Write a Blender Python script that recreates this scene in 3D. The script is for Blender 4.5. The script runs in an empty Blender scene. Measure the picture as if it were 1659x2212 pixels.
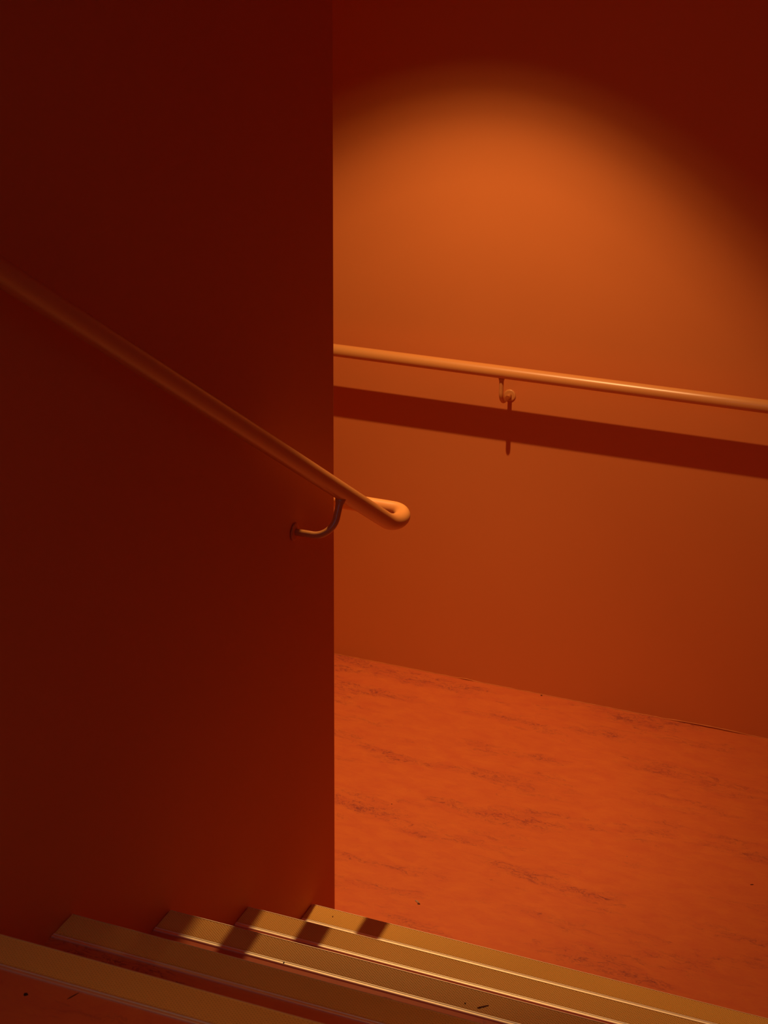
import bpy, bmesh, math, random
from mathutils import Vector, Matrix

C = bpy.context.scene.collection
S = bpy.context.scene

# ------------------------------------------------------------------ camera
cam_d = bpy.data.cameras.new('camera')
cam = bpy.data.objects.new('camera', cam_d)
C.objects.link(cam)
cr = Vector((0.92874796, 0.37059427, 0.00933317))
cu = Vector((-0.1523275, 0.35855394, 0.92099696))
cf = Vector((-0.33796976, 0.85679575, -0.38945794))
M = Matrix((cr, cu, -cf)).transposed().to_4x4()
M.translation = Vector((1.08508926, -2.40422411, 2.07889522))
cam.matrix_world = M
cam_d.sensor_fit = 'VERTICAL'
cam_d.sensor_height = 24.0
cam_d.sensor_width = 18.0
cam_d.lens = 3677.6 / 2212 * 24.0
cam_d.clip_start = 0.02
cam_d.dof.use_dof = True
cam_d.dof.focus_distance = 2.9
cam_d.dof.aperture_fstop = 12.0
S.camera = cam

# ------------------------------------------------------------------ world, view
w = bpy.data.worlds.new('world')
w.use_nodes = True
w.node_tree.nodes['Background'].inputs[0].default_value = (0.10, 0.03, 0.012, 1)
w.node_tree.nodes['Background'].inputs[1].default_value = 0.0
S.world = w
S.view_settings.view_transform = 'Standard'
S.view_settings.look = 'None'
S.view_settings.gamma = 1.0
S.view_settings.use_curve_mapping = False
S.view_settings.exposure = 0.0
S.cycles.max_bounces = 16
S.cycles.diffuse_bounces = 12
S.cycles.glossy_bounces = 6

LAMP = Vector((-0.039, 0.5955, 2.1))          # lens of the downlight over the landing
LAMP_AXIS = Vector((-0.04, 0.018, -1.0)).normalized()
LAMP_W = 126.0
LAMP_COL = (1.0, 0.53, 0.21)
BEAM = [(0, 2.2), (14, 2.10), (19, 1.66), (24, 1.25), (29, 1.10), (33, 1.03), (36.5, .88), (39.5, .60), (42.5, .24), (45, .06), (48, 0.0)]


def beam_light(name, loc, axis, watts, radius, beam, col):
    """A lamp with the light distribution of its reflector, given as (degrees off axis, relative intensity)."""
    ld = bpy.data.lights.new(name, 'POINT')
    ld.energy = watts
    ld.shadow_soft_size = radius
    ld.color = col
    ld.use_nodes = True
    nt = ld.node_tree
    nd, ln = nt.nodes, nt.links
    em = nd['Emission']
    geo = nd.new('ShaderNodeNewGeometry')
    dot = nd.new('ShaderNodeVectorMath'); dot.operation = 'DOT_PRODUCT'
    dot.inputs[1].default_value = axis
    ln.new(geo.outputs['Incoming'], dot.inputs[0])
    ac = nd.new('ShaderNodeMath'); ac.operation = 'ARCCOSINE'; ac.use_clamp = False
    ln.new(dot.outputs['Value'], ac.inputs[0])
    mr = nd.new('ShaderNodeMapRange')
    mr.inputs['From Max'].default_value = math.radians(60)
    ln.new(ac.outputs[0], mr.inputs['Value'])
    ramp = nd.new('ShaderNodeValToRGB')
    el = ramp.color_ramp.elements
    while len(el) > 1:
        el.remove(el[-1])
    top = max(v for a, v in beam)
    for i, (a, v) in enumerate(beam):
        e = el[0] if i == 0 else el.new(a / 60)
        e.position = a / 60
        e.color = (v / top, v / top, v / top, 1)
    ramp.color_ramp.interpolation = 'LINEAR'
    ln.new(mr.outputs['Result'], ramp.inputs['Fac'])
    ln.new(ramp.outputs['Color'], em.inputs['Strength'])
    o = bpy.data.objects.new(name, ld)
    o.location = loc
    C.objects.link(o)
    return o


beam_light('downlight_bulb', LAMP, LAMP_AXIS, LAMP_W, 0.010, BEAM, LAMP_COL)
FILL_POS = Vector((0.85, -3.25, 2.915))           # weak cool fill light, added unseen behind the camera to lift the ambient
pl = bpy.data.lights.new('fill_light', 'AREA')
pl.shape = 'RECTANGLE'
pl.size = 1.2
pl.size_y = 1.2
pl.energy = 5.0
pl.color = (0.22, 0.62, 1.0)
plo = bpy.data.objects.new('fill_light', pl)
plo.location = FILL_POS
C.objects.link(plo)
LAMP3 = Vector((0.85, -1.08, 2.925))          # weak downlight in the upper ceiling, near the top of the stairs
beam_light('upper_downlight_bulb', LAMP3, Vector((0, -0.15, -1)).normalized(), 26.0, 0.02,
           [(0, 1), (10, 1), (16, .8), (22, .35), (27, .05), (30, 0)], (1.0, 0.36, 0.10))

# ------------------------------------------------------------------ measures (metres)
R = 0.17          # riser
T = 0.26225       # tread
SW = 0.0538       # nosing strip depth
D = 1.2339        # far wall
YE = 0.1094       # end of the partition
WX = 1.70         # right wall
PT = 0.20         # partition thickness
NS = 5            # steps up from landing to upper floor
YTOP = -(NS - 1) * T
ZTOP = NS * R
YB = -4.2
XL = -1.5


# ------------------------------------------------------------------ materials
def new_mat(name):
    m = bpy.data.materials.new(name)
    m.use_nodes = True
    return m, m.node_tree.nodes, m.node_tree.links, m.node_tree.nodes['Principled BSDF']


def noise(nd, ln, scale, detail, rough, vec=None, dist=0.0):
    n = nd.new('ShaderNodeTexNoise')
    n.inputs['Scale'].default_value = scale
    n.inputs['Detail'].default_value = detail
    n.inputs['Roughness'].default_value = rough
    n.inputs['Distortion'].default_value = dist
    if vec:
        ln.new(vec, n.inputs['Vector'])
    return n


def paint(name, col, rough=0.55, spec=0.3, var=0.04, bump=0.06, coat=0.0, metal=0.0, bscale=160):
    m, nd, ln, b = new_mat(name)
    tc = nd.new('ShaderNodeTexCoord')
    n = noise(nd, ln, 3.0, 4, 0.6, tc.outputs['Object'])
    mx = nd.new('ShaderNodeMix'); mx.data_type = 'RGBA'
    mx.inputs['A'].default_value = (*[c * (1 - var) for c in col], 1)
    mx.inputs['B'].default_value = (*[min(1, c * (1 + var)) for c in col], 1)
    ln.new(n.outputs['Fac'], mx.inputs['Factor'])
    ln.new(mx.outputs['Result'], b.inputs['Base Color'])
    b.inputs['Roughness'].default_value = rough
    b.inputs['Specular IOR Level'].default_value = spec
    b.inputs['Metallic'].default_value = metal
    b.inputs['Coat Weight'].default_value = coat
    b.inputs['Coat Roughness'].default_value = 0.3
    if bump:
        n2 = noise(nd, ln, bscale, 3, 0.5, tc.outputs['Object'])
        bp = nd.new('ShaderNodeBump')
        bp.inputs['Strength'].default_value = bump
        bp.inputs['Distance'].default_value = 0.001
        ln.new(n2.outputs['Fac'], bp.inputs['Height'])
        ln.new(bp.outputs['Normal'], b.inputs['Normal'])
    return m


WALL_COL = (0.71, 0.25, 0.07)
m_wall = paint('orange_wall_paint', WALL_COL, rough=0.6, spec=0.25)
m_rail = paint('orange_rail_paint', (0.68, 0.315, 0.09), rough=0.33, spec=0.7, bump=0.03, bscale=60)
m_yellow = paint('yellow_tread_insert', (0.82, 0.51, 0.10), rough=0.5, spec=0.4, var=0.10, bump=0.25, bscale=900)
m_groove = paint('shaded_insert_pits', (0.54, 0.29, 0.055), rough=0.7, spec=0.2, var=0.2, bump=0.1, bscale=500)  # pit floors darkened: shade of the recesses put into the colour
m_metal = paint('brushed_aluminium', (1.0, 0.94, 0.72), rough=0.52, metal=1.0, bump=0.05, bscale=400)
m_dark = paint('dark_debris', (0.03, 0.012, 0.008), rough=0.7, bump=0)
m_brown = paint('brown_splinter', (0.12, 0.035, 0.015), rough=0.7, bump=0)
m_pale = paint('pale_flake', (0.42, 0.27, 0.17), rough=0.6, bump=0)
m_bead = paint('sealant_bead', (0.66, 0.22, 0.05), rough=0.45, bump=0.1)
m_white = paint('white_fixture', (0.75, 0.72, 0.68), rough=0.4, bump=0)


def lino():
    m, nd, ln, b = new_mat('marbled_linoleum')
    tc = nd.new('ShaderNodeTexCoord')
    mp = nd.new('ShaderNodeMapping')                     # the marbling runs along X
    mp.inputs['Scale'].default_value = (1.0, 2.2, 1.0)
    mp.inputs['Rotation'].default_value = (0, 0, math.radians(4))
    ln.new(tc.outputs['Object'], mp.inputs['Vector'])
    w1 = noise(nd, ln, 14, 4, 0.6, mp.outputs['Vector'])
    add = nd.new('ShaderNodeVectorMath'); add.operation = 'MULTIPLY_ADD'
    ln.new(w1.outputs['Color'], add.inputs[0])
    add.inputs[1].default_value = (0.09, 0.09, 0)
    ln.new(mp.outputs['Vector'], add.inputs[2])

    def band(fac, lo, hi, t0=0.0, t1=1.0):
        r = nd.new('ShaderNodeMapRange')
        r.inputs['From Min'].default_value = lo; r.inputs['From Max'].default_value = hi
        r.inputs['To Min'].default_value = t0; r.inputs['To Max'].default_value = t1
        ln.new(fac, r.inputs['Value'])
        return r.outputs[0]

    def math_(op, a_, b_):
        n = nd.new('ShaderNodeMath'); n.operation = op; n.use_clamp = True
        for i, v in enumerate((a_, b_)):
            if isinstance(v, (int, float)):
                n.inputs[i].default_value = v
            else:
                ln.new(v, n.inputs[i])
        return n.outputs[0]

    # thin squiggly veins where a noise crosses its middle value
    v = noise(nd, ln, 30, 4, 0.62, add.outputs['Vector'], 1.4)
    d = nd.new('ShaderNodeMath'); d.operation = 'SUBTRACT'; d.inputs[1].default_value = 0.5
    ln.new(v.outputs['Fac'], d.inputs[0])
    ab = nd.new('ShaderNodeMath'); ab.operation = 'ABSOLUTE'; ln.new(d.outputs[0], ab.inputs[0])
    vein = band(ab.outputs[0], 0.004, 0.034, 1, 0)
    blot = band(noise(nd, ln, 46, 4, 0.65, add.outputs['Vector'], 0.5).outputs['Fac'], 0.54, 0.70)
    # they gather in long ragged trains
    mp3 = nd.new('ShaderNodeMapping'); mp3.inputs['Scale'].default_value = (0.8, 1.5, 1)
    ln.new(add.outputs['Vector'], mp3.inputs['Vector'])
    train = band(noise(nd, ln, 3.4, 7, 0.66, mp3.outputs['Vector']).outputs['Fac'], 0.515, 0.65)
    dark = math_('ADD', math_('MULTIPLY', math_('MULTIPLY', vein, train), 0.85), math_('MULTIPLY', math_('MULTIPLY', blot, train), 0.75))
    dark = math_('ADD', dark, math_('MULTIPLY', train, 0.13))
    dark = math_('ADD', dark, math_('MULTIPLY', math_('MULTIPLY', vein, blot), 0.22))
    # soft light and dark clouds
    cl = band(noise(nd, ln, 16, 6, 0.68, add.outputs['Vector']).outputs['Fac'], 0.32, 0.68)
    base = nd.new('ShaderNodeMix'); base.data_type = 'RGBA'
    base.inputs['A'].default_value = (0.60, 0.134, 0.044, 1)
    base.inputs['B'].default_value = (0.67, 0.182, 0.044, 1)
    ln.new(cl, base.inputs['Factor'])
    fin = nd.new('ShaderNodeMix'); fin.data_type = 'RGBA'
    ln.new(dark, fin.inputs['Factor'])
    ln.new(base.outputs['Result'], fin.inputs['A'])
    fin.inputs['B'].default_value = (0.26, 0.055, 0.045, 1)
    ln.new(fin.outputs['Result'], b.inputs['Base Color'])
    b.inputs['Roughness'].default_value = 0.5
    b.inputs['Specular IOR Level'].default_value = 0.35
    return m


m_floor = lino()


# ------------------------------------------------------------------ mesh helpers
class MB:
    def __init__(s):
        s.v, s.f, s.sm = [], [], []

    def quad(s, a, b, c, d):
        i = len(s.v); s.v += [a, b, c, d]; s.f.append((i, i + 1, i + 2, i + 3)); s.sm.append(False)

    def box(s, x0, x1, y0, y1, z0, z1):
        i = len(s.v)
        s.v += [(x0, y0, z0), (x1, y0, z0), (x1, y1, z0), (x0, y1, z0), (x0, y0, z1), (x1, y0, z1), (x1, y1, z1), (x0, y1, z1)]
        for q in ((0, 3, 2, 1), (4, 5, 6, 7), (0, 1, 5, 4), (1, 2, 6, 5), (2, 3, 7, 6), (3, 0, 4, 7)):
            s.f.append(tuple(i + k for k in q)); s.sm.append(False)

    def tube(s, pts, rad, n=24, cap=True):
        pts = [Vector(p) for p in pts]
        rads = rad if isinstance(rad, (list, tuple)) else [rad] * len(pts)
        tang = []
        for i in range(len(pts)):
            a = pts[max(0, i - 1)]; b = pts[min(len(pts) - 1, i + 1)]
            tang.append((b - a).normalized())
        ref = Vector((0, 0, 1)) if abs(tang[0].z) < .9 else Vector((1, 0, 0))
        nrm = (ref - tang[0] * ref.dot(tang[0])).normalized()
        rings = []
        for i, p in enumerate(pts):
            if i:
                nrm = (nrm - tang[i] * nrm.dot(tang[i])).normalized()
            bn = tang[i].cross(nrm)
            base = len(s.v)
            for k in range(n):
                a = 2 * math.pi * k / n
                s.v.append(tuple(p + (nrm * math.cos(a) + bn * math.sin(a)) * rads[i]))
            rings.append(base)
        for i in range(len(rings) - 1):
            for k in range(n):
                s.f.append((rings[i] + k, rings[i] + (k + 1) % n, rings[i + 1] + (k + 1) % n, rings[i + 1] + k)); s.sm.append(True)
        if cap:
            s.f.append(tuple(rings[0] + k for k in reversed(range(n)))); s.sm.append(False)
            s.f.append(tuple(rings[-1] + k for k in range(n))); s.sm.append(False)

    def profile_x(s, prof, x0, x1, closed=True):
        """extrude a (y, z) outline along X"""
        i = len(s.v); n = len(prof)
        s.v += [(x0, y, z) for y, z in prof] + [(x1, y, z) for y, z in prof]
        for k in range(n):
            s.f.append((i + k, i + (k + 1) % n, i + n + (k + 1) % n, i + n + k)); s.sm.append(False)
        s.f.append(tuple(i + k for k in reversed(range(n)))); s.sm.append(False)
        s.f.append(tuple(i + n + k for k in range(n))); s.sm.append(False)

    def build(s, name, mat, parent=None, bevel=0.0, offset=None, recalc=True):
        me = bpy.data.meshes.new(name)
        off = Vector(offset) if offset else None
        vs = [tuple(Vector(v) - off) for v in s.v] if off else s.v
        me.from_pydata(vs, [], s.f)
        me.polygons.foreach_set('use_smooth', s.sm)
        me.materials.append(mat)
        me.validate(); me.update()
        if recalc:
            bm = bmesh.new(); bm.from_mesh(me)
            bmesh.ops.recalc_face_normals(bm, faces=bm.faces)
            bm.to_mesh(me); bm.free()
        o = bpy.data.objects.new(name, me)
        C.objects.link(o)
        if off:
            o.location = off
        if parent:
            o.parent = parent
            if off:
                o.location = off - parent.location
            else:
                o.location = -parent.location
        if bevel:
            bv = o.modifiers.new('bevel', 'BEVEL'); bv.width = bevel; bv.segments = 3; bv.limit_method = 'ANGLE'
        return o


def thing(name, label, cat, loc=(0, 0, 0), group=None):
    o = bpy.data.objects.new(name, None)
    o.location = loc
    o.empty_display_size = 0.05
    C.objects.link(o)
    o['label'] = label; o['category'] = cat
    if group:
        o['group'] = group
    return o


def struct(o, label, cat):
    o['kind'] = 'structure'; o['label'] = label; o['category'] = cat
    return o


# ------------------------------------------------------------------ room shell
b = MB(); b.box(XL, WX, 0.0, D, -0.15, 0.0)
# lower edge of the landing continues as the top of the flight going down behind the partition
struct(b.build('floor', m_floor), 'marbled orange linoleum floor of the landing at the foot of the stairs', 'floor')
b = MB(); b.box(-PT, 0.0, YB, YE, -2.2, 2.95)
struct(b.build('wall_left', m_wall, bevel=0.002), 'dark red partition wall beside the stairs, ending in a sharp vertical edge', 'wall')
b = MB(); b.box(XL - .1, WX + .1, D, D + .15, -0.15, 2.95)
struct(b.build('wall_back', m_wall), 'orange wall behind the landing, lit by a round pool of light', 'wall')
b = MB(); b.box(WX, WX + .15, YB, D, -0.15, 2.95)
struct(b.build('wall_right', m_wall), 'red-orange wall closing the right side of the stairs', 'wall')
b = MB(); b.box(XL - .15, XL, YB, D, -2.2, 2.95)
struct(b.build('wall_far_left', m_wall), 'red-orange wall beyond the lower flight', 'wall')
b = MB(); b.box(XL - .1, WX + .1, YB - .15, YB, -2.2, 3.6)
struct(b.build('wall_front', m_wall), 'red-orange wall behind the upper floor', 'wall')
# ceiling: flat over the landing (with a round hole for the downlight), sloping up over the stairs
CZ = LAMP.z + 0.018
b = MB()
hole = 0.042
seg = 32
x0, x1, y0, y1 = XL - .1, WX + .1, 0.02, D
cx, cy = LAMP.x, LAMP.y
ring_i = [(cx + hole * math.cos(2 * math.pi * k / seg), cy + hole * math.sin(2 * math.pi * k / seg)) for k in range(seg)]
def to_edge(k):
    a = 2 * math.pi * k / seg
    dx, dy = math.cos(a), math.sin(a)
    ts = []
    if dx > 1e-9: ts.append((x1 - cx) / dx)
    if dx < -1e-9: ts.append((x0 - cx) / dx)
    if dy > 1e-9: ts.append((y1 - cy) / dy)
    if dy < -1e-9: ts.append((y0 - cy) / dy)
    t = min(ts)
    return (cx + dx * t, cy + dy * t)
ring_o = [to_edge(k) for k in range(seg)]
for k in range(seg):
    j = (k + 1) % seg
    b.quad((*ring_i[k], CZ), (*ring_i[j], CZ), (*ring_o[j], CZ), (*ring_o[k], CZ))
for (px, py) in ((x0, y0), (x1, y0), (x1, y1), (x0, y1)):       # fill the corners
    ks = [k for k in range(seg) if (abs(ring_o[k][0] - px) > 1e-6 or abs(ring_o[k][1] - py) > 1e-6)]
    ang = math.atan2(py - cy, px - cx) % (2 * math.pi)
    k = int(ang / (2 * math.pi) * seg) % seg; j = (k + 1) % seg
    i = len(b.v); b.v += [(*ring_o[k], CZ), (*ring_o[j], CZ), (px, py, CZ)]
    b.f.append((i, i + 1, i + 2)); b.sm.append(False)
b.quad((x0, y0, CZ), (x1, y0, CZ), (x1, YTOP, 2.95), (x0, YTOP, 2.95))
b.quad((x0, YTOP, 2.95), (x1, YTOP, 2.95), (x1, YB, 2.95), (x0, YB, 2.95))
ceil = b.build('ceiling', m_wall)
struct(ceil, 'red-orange ceiling above the landing and the stairs', 'ceiling')
for p in ceil.data.polygons:
    if p.normal.z > 0:
        p.flip()
ceil.data.update()
sd = ceil.modifiers.new('solid', 'SOLIDIFY'); sd.thickness = 0.05; sd.offset = -1

# ------------------------------------------------------------------ stairs
stairs = bpy.data.objects.new('staircase', None); C.objects.link(stairs)
struct(stairs, 'flight of linoleum-covered steps coming down to the landing', 'stairs')
for k in range(1, NS + 1):
    yf = -(k - 1) * T
    yb = yf - T if k < NS else YB
    b = MB()
    b.box(0.0, WX, yb, yf - 0.004, (k - 1) * R, k * R)
    b.build('step', m_floor, stairs)
# the flight on the other side of the partition, going down
b = MB()
for k in range(1, 9):
    b.box(XL, -PT, -k * T, -(k - 1) * T if k > 1 else 0.0, -k * R - .15, -k * R)
struct(b.build('lower_stairs', m_floor), 'lower flight going down behind the partition', 'stairs')

# ------------------------------------------------------------------ nosing strips
random.seed(4)
NL = {1: 'lowest yellow nosing strip, bordering the orange landing floor, crossed by a dark rail shadow',
      2: 'second nosing strip up from the landing, yellow diamond tread, crossed by a rail shadow',
      3: 'middle nosing strip, third up from the landing, with dark scratched debris and a rail shadow',
      4: 'dim brown nosing strip, fourth up from the landing, without direct light',
      5: 'topmost nosing strip, at the edge of the upper floor, with a dull dark metal trim'}
PX, PY = 0.0056, 0.0042                 # diamond pitch
x_a = 0.0015


def nosing(k):
    yf = -(k - 1) * T
    z = k * R
    root = thing('stair_nosing', NL[k], 'stair nosing', (0, yf, z), 'nosing strips on the stair edges')
    xa, xb = x_a, WX - 0.001
    # ---- metal base with front lip and rear trim
    yi0, yi1 = yf - 0.0010, yf - 0.0461          # insert
    lip = MB()
    lip.profile_x([(yf - .004, z - .018), (yf, z - .018), (yf, z + .0016), (yf - .0003, z + .0020), (yf - .0010, z + .0020), (yf - .0010, z), (yf - .004, z)], xa, xb)
    lip.build('front_lip', m_metal, root)
    tr = MB()
    y = yf - 0.0463
    pr = [(y, z), (y, z + .0020), (y - .0004, z + .0024), (y - .0016, z + .0024), (y - .0020, z + .0020), (y - .0022, z + .0011), (y - .0029, z + .0011),
          (y - .0031, z + .0020), (y - .0035, z + .0024), (y - .0062, z + .0024), (y - .0070, z + .0021), (y - .0074, z + .0012), (y - .0075, z)]
    tr.profile_x(pr, xa, xb)
    tr.build('metal_trim', m_metal, root, bevel=0.0)
    # ---- insert: a raised lattice around small diamond-shaped pits
    ins = MB()
    h = 0.0007
    zt = z + 0.0010
    zu = zt + h
    ins.box(xa, xb, yi1, yi0, z, zt)
    nx = int((xb - xa) / PX) - 1
    ny = int((yi0 - yi1) / (PY / 2))
    hx, hy = PX / 2, PY / 2
    V, F = ins.v, ins.f
    pits = []
    for j in range(1, ny):
        yc = yi1 + j * PY / 2
        for i in range(nx):
            xc = xa + (i + .5 + (0.5 if j % 2 else 0)) * PX
            q = len(V)
            for f_, zz in ((1.0, zu), (.60, zu), (.40, zt + .0002)):
                V += [(xc - hx * f_, yc, zz), (xc, yc - hy * f_, zz), (xc + hx * f_, yc, zz), (xc, yc + hy * f_, zz)]
            for r in (0, 4):
                for k in range(4):
                    F.append((q + r + k, q + r + (k + 1) % 4, q + r + 4 + (k + 1) % 4, q + r + 4 + k))
            pits.append(len(F))
            F.append((q + 8, q + 9, q + 10, q + 11))
    ins.sm += [False] * (len(F) - len(ins.sm))
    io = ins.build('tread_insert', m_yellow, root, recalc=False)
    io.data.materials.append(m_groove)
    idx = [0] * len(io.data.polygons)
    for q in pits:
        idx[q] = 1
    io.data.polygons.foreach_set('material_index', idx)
    return root


for k in range(1, NS + 1):
    nosing(k)


# ------------------------------------------------------------------ handrails
RR = 0.0149


def bez(A, ta, B, tb, a, bb, n=20):
    P0, P3 = Vector(A), Vector(B)
    P1 = P0 + Vector(ta) * a; P2 = P3 - Vector(tb) * bb
    out = []
    for i in range(n + 1):
        t = i / n
        out.append(P0 * (1 - t) ** 3 + P1 * 3 * t * (1 - t) ** 2 + P2 * 3 * t * t * (1 - t) + P3 * t ** 3)
    return out


def bracket(parent, top, down, towall, drop, wall_dist, R0=0.0060, RP=0.0150, rr=0.035, gap=0.0012, mat=None):
    """hooked rod from the underside of the rail to a round plate on the wall"""
    top, down, towall = Vector(top), Vector(down).normalized(), Vector(towall).normalized()
    pts = [top - down * 0.004, top + down * 0.002, top + down * 0.006, top + down * 0.012, top + down * max(.014, drop - rr)]
    rad = [R0 * f_ for f_ in (1.55, 1.35, 1.1, 1.0, 1.0)]
    c = top + down * (drop - rr) + towall * rr
    for i in range(1, 13):
        a = math.pi / 2 * i / 12
        pts.append(c - towall * rr * math.cos(a) + down * rr * math.sin(a)); rad.append(R0)
    end = top + down * drop + towall * (wall_dist - 0.001)
    pts.append(end); rad.append(R0)
    b = MB(); b.tube(pts, rad, 20)
    rod = b.build('bracket', m_rail, parent)
    f = MB()
    e = top + down * drop + towall * wall_dist
    f.tube([e - towall * gap, e - towall * (gap + .0018), e - towall * (gap + .0026), e - towall * (gap + .0030)], [RP, RP, RP - .001, RP - .0035], 36)
    fl = f.build('wall_plate', mat or m_rail)
    fl.parent = rod
    fl.location = (0, 0, 0)
    return rod


# sloped rail on the partition
LX = 0.0689
def zr(y): return 1.00673 - y / T * R
dirv = Vector((0, T, -R)).normalized()
Ya = 0.180
rail1 = thing('handrail', 'orange tubular handrail sloping down the dark partition wall and curling round its end', 'handrail', (LX, -1.2, zr(-1.2)))
pts = [(LX, y, zr(y)) for y in (-1.75, -1.2, -0.6, 0.0, Ya - .03)]
pts += bez((LX, Ya, zr(Ya)), dirv, (0.038, 0.292, 0.8620), (-1, 0, 0), 0.070, 0.040, 22)
pts += [(x, 0.292, 0.8620) for x in (0.0, -0.06, -0.12, -0.19)]
pts += bez((-.20, .292, .8620), (-1, 0, 0), (-PT - LX, .20, .82), Vector((0, -T, -R)).normalized(), .05, .05, 12)
pts += [(-PT - LX, .20 - d * T, .82 - d * R) for d in (1, 3, 6)]
b = MB(); b.tube(pts, RR, 40); b.build('rail', m_rail, rail1)
nrm_down = Vector((0, -R, -T)).normalized()
yq = -0.0165
top = Vector((LX, yq, zr(yq))) + nrm_down * RR
bracket(rail1, top, nrm_down, (-1, 0, 0), 0.064, LX, mat=m_wall)
yq = -1.35
top = Vector((LX, yq, zr(yq))) + nrm_down * RR
bracket(rail1, top, nrm_down, (-1, 0, 0), 0.064, LX, mat=m_wall)

# level rail on the back wall
RO = 0.0703
rail2 = thing('handrail', 'level orange tubular handrail fixed to the brightly lit back wall', 'handrail', (-0.034, D - RO, 0.854))
b = MB(); b.tube([(XL + .1, D - RO, .854), (-.5, D - RO, .854), (.4, D - RO, .854), (WX - .1, D - RO, .854)], RR, 40); b.build('rail', m_rail, rail2)
for bx in (-0.0345, 1.05, -1.12):
    bracket(rail2, (bx, D - RO, .854 - RR), (0, 0, -1), (0, 1, 0), 0.0635, RO, 0.0052, 0.0142, 0.030, 0.0)

# ------------------------------------------------------------------ bead along the foot of the back wall
b = MB()
pts, rad = [], []
x = XL
rnd = random.Random(3)
def lift(x):
    z = 0.0
    if -0.145 < x < -0.095: z = 0.0022 * math.sin((x + .145) / .05 * math.pi)
    if 0.40 < x < 0.60: z = 0.0032 * math.sin((x - .40) / .20 * math.pi) ** .7
    return z
while x < WX:
    l = lift(x)
    pts.append((x, D - 0.0008 - .3 * l, 0.0003 + l))
    rad.append(0.0011 + rnd.uniform(-.0004, .0004) + (0.0004 if l else 0))
    x += 0.012
b.tube(pts, rad, 10)
o = b.build('trim_1', m_bead)
struct(o, 'thin lifting sealant bead where the landing floor meets the back wall', 'trim')


# ------------------------------------------------------------------ debris
def chip(name, label, cat, mat, at, outline, thick, rot, group=None, parts=()):
    """small irregular flake: outline (x, y) in metres, domed by thick"""
    b = MB()
    n = len(outline)
    ca, sa = math.cos(rot), math.sin(rot)
    P = [(x * ca - y * sa, x * sa + y * ca) for x, y in outline]
    low = [(x, y, 0.0001) for x, y in P]
    mid = [(x * .95, y * .95, thick * .7) for x, y in P]
    up = [(x * .55, y * .55, thick) for x, y in P]
    i = len(b.v); b.v += low + mid + up
    for r in range(2):
        for k in range(n):
            b.f.append((i + r * n + k, i + r * n + (k + 1) % n, i + (r + 1) * n + (k + 1) % n, i + (r + 1) * n + k)); b.sm.append(r == 1)
    b.f.append(tuple(i + 2 * n + k for k in range(n))); b.sm.append(False)
    b.f.append(tuple(i + k for k in reversed(range(n)))); b.sm.append(False)
    o = b.build(name, mat)
    o.location = at
    o['label'] = label; o['category'] = cat
    if group: o['group'] = group
    return o


def blob(rx, ry, n=11, j=.18, seed=1):
    r = random.Random(seed)
    return [(rx * math.cos(2 * math.pi * k / n) * (1 + r.uniform(-j, j)), ry * math.sin(2 * math.pi * k / n) * (1 + r.uniform(-j, j))) for k in range(n)]


G = 'specks of debris on the stairs and landing'
chip('debris_pellet', 'round black pellet lying on the upper floor behind the topmost nosing', 'debris', m_dark, (0.162, -1.129, ZTOP), blob(.0024, .0023, seed=2), .0016, 0.2, G)
chip('splinter', 'thin brown splinter against the metal trim of the topmost nosing', 'debris', m_brown, (0.2115, -1.111, ZTOP), [(-.0085, -.0003), (-.004, -.0008), (.003, -.0007), (.0085, 0), (.003, .0007), (-.004, .0006)], .0008, 1.15, G)
chip('dark_flake', 'grey-brown curled flake with a dark tip on the landing floor near the lowest nosing', 'debris', m_pale, (0.0975, 0.3045, 0), [(-.0055, .0035), (-.0025, .0040), (.001, .0024), (.0045, -.0004), (.0058, -.0030), (.002, -.0034), (-.002, -.0012), (-.005, .0012)], .0013, 0, G)
chip('dark_flake_tip', 'dark brown chip touching the curled flake on the landing floor', 'debris', m_dark, (0.1035, 0.2985, 0), blob(.0030, .0017, seed=5), .0010, 0.1, G)
chip('debris_sliver', 'small dark sliver on the landing floor at the right edge of the picture', 'debris', m_dark, (0.718, 0.625, 0), blob(.0042, .0011, seed=7, n=9), .0010, 0.5, G)
chip('debris_scrap', 'ragged dark brown scrap on the middle nosing strip', 'debris', m_brown, (0.513, -0.5565, 3 * R + .0020), [(-.0085, -.0020), (-.0050, -.0026), (-.0045, -.0010), (-.001, -.0012), (.000, -.0020), (.003, -.0008), (.0085, .0002), (.0085, .0014), (.001, .0010), (-.006, .0004), (-.0090, -.0006)], .0008, 0.62, G)
chip('debris_speck', 'tiny black speck beside the ragged scrap on the middle nosing strip', 'debris', m_dark, (0.4875, -0.5595, 3 * R + .0020), blob(.0012, .0013, seed=8), .0008, 0, G)
chip('debris_speck', 'black speck on the metal trim of the middle nosing strip', 'debris', m_dark, (0.2145, -0.5755, 3 * R + .0024), blob(.0010, .0019, seed=9), .0010, 0, G)
chip('debris_crumb', 'tiny dark crumb where the landing floor meets the back wall', 'debris', m_dark, (0.081, D - .006, 0), blob(.0022, .0016, seed=10), .0016, 0, G)
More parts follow.
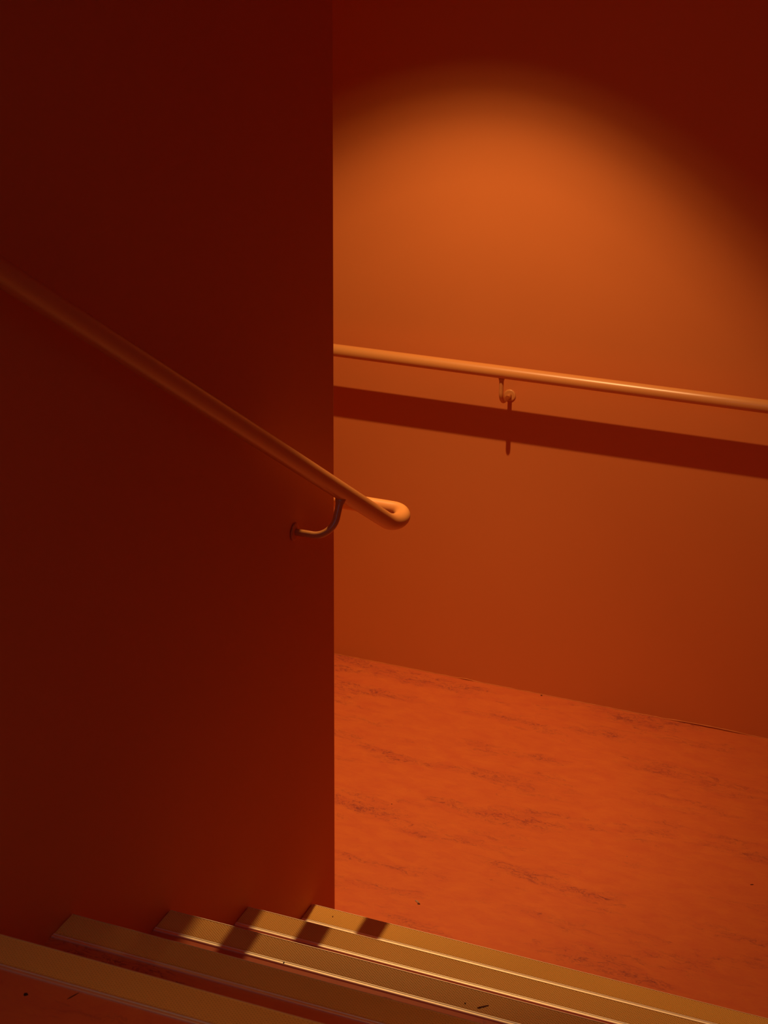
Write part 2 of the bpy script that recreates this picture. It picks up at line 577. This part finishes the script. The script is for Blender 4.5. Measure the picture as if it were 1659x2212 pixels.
chip('pale_crumb', 'pale yellow crumb in the middle of the landing floor', 'debris', m_pale, (0.453, 0.625, 0), blob(.0011, .0011, seed=11), .0008, 0, G)
chip('debris_crumb', 'dark crumb on the landing floor near the partition edge', 'debris', m_dark, (-0.083, 0.622, 0), blob(.0012, .0012, seed=12), .0008, 0, G)
chip('debris_crumb', 'small brown mark on the lowest nosing strip next to the partition end', 'debris', m_brown, (0.052, -0.022, R + .0020), blob(.0011, .0020, seed=14), .0006, 0.3, G)
chip('debris_scuff', 'flat dark paint scuff behind the metal trim of the middle nosing strip', 'debris', m_brown, (0.381, -0.5905, 3 * R), [(-.006, .003), (-.003, -.002), (-.001, .001), (.002, -.003), (.005, -.001), (.007, .003)], .0004, 0, G)

# ------------------------------------------------------------------ downlight fixture (above the frame)
fx = thing('downlight', 'round recessed ceiling downlight above the landing', 'lamp', (LAMP.x, LAMP.y, CZ))
def lathe(prof, name, mat, ctr, n=40):
    b = MB()
    rings = []
    for r, z in prof:
        i = len(b.v); rings.append(i)
        b.v += [(ctr.x + r * math.cos(2 * math.pi * k / n), ctr.y + r * math.sin(2 * math.pi * k / n), z) for k in range(n)]
    for a, c in zip(rings, rings[1:]):
        for k in range(n):
            b.f.append((a + k, a + (k + 1) % n, c + (k + 1) % n, c + k)); b.sm.append(True)
    return b.build(name, mat, fx)
lathe([(0.050, CZ), (0.050, CZ - .003), (0.041, CZ - .003), (0.038, CZ), (0.040, CZ + .02), (0.030, CZ + .06), (0.0001, CZ + .07)], 'reflector', m_white, LAMP)

panel = thing('fill_panel', 'added square fill light panel over the upper floor, out of view', 'lamp', (FILL_POS.x, FILL_POS.y, 2.95))  # housing made up for the added fill light
b = MB()
h = 0.62
for (ax0, ax1, ay0, ay1) in ((-h, h, -h, -h + .02), (-h, h, h - .02, h), (-h, -h + .02, -h, h), (h - .02, h, -h, h)):
    b.box(FILL_POS.x + ax0, FILL_POS.x + ax1, FILL_POS.y + ay0, FILL_POS.y + ay1, 2.91, 2.95)
b.build('fill_panel_frame', m_white, panel)
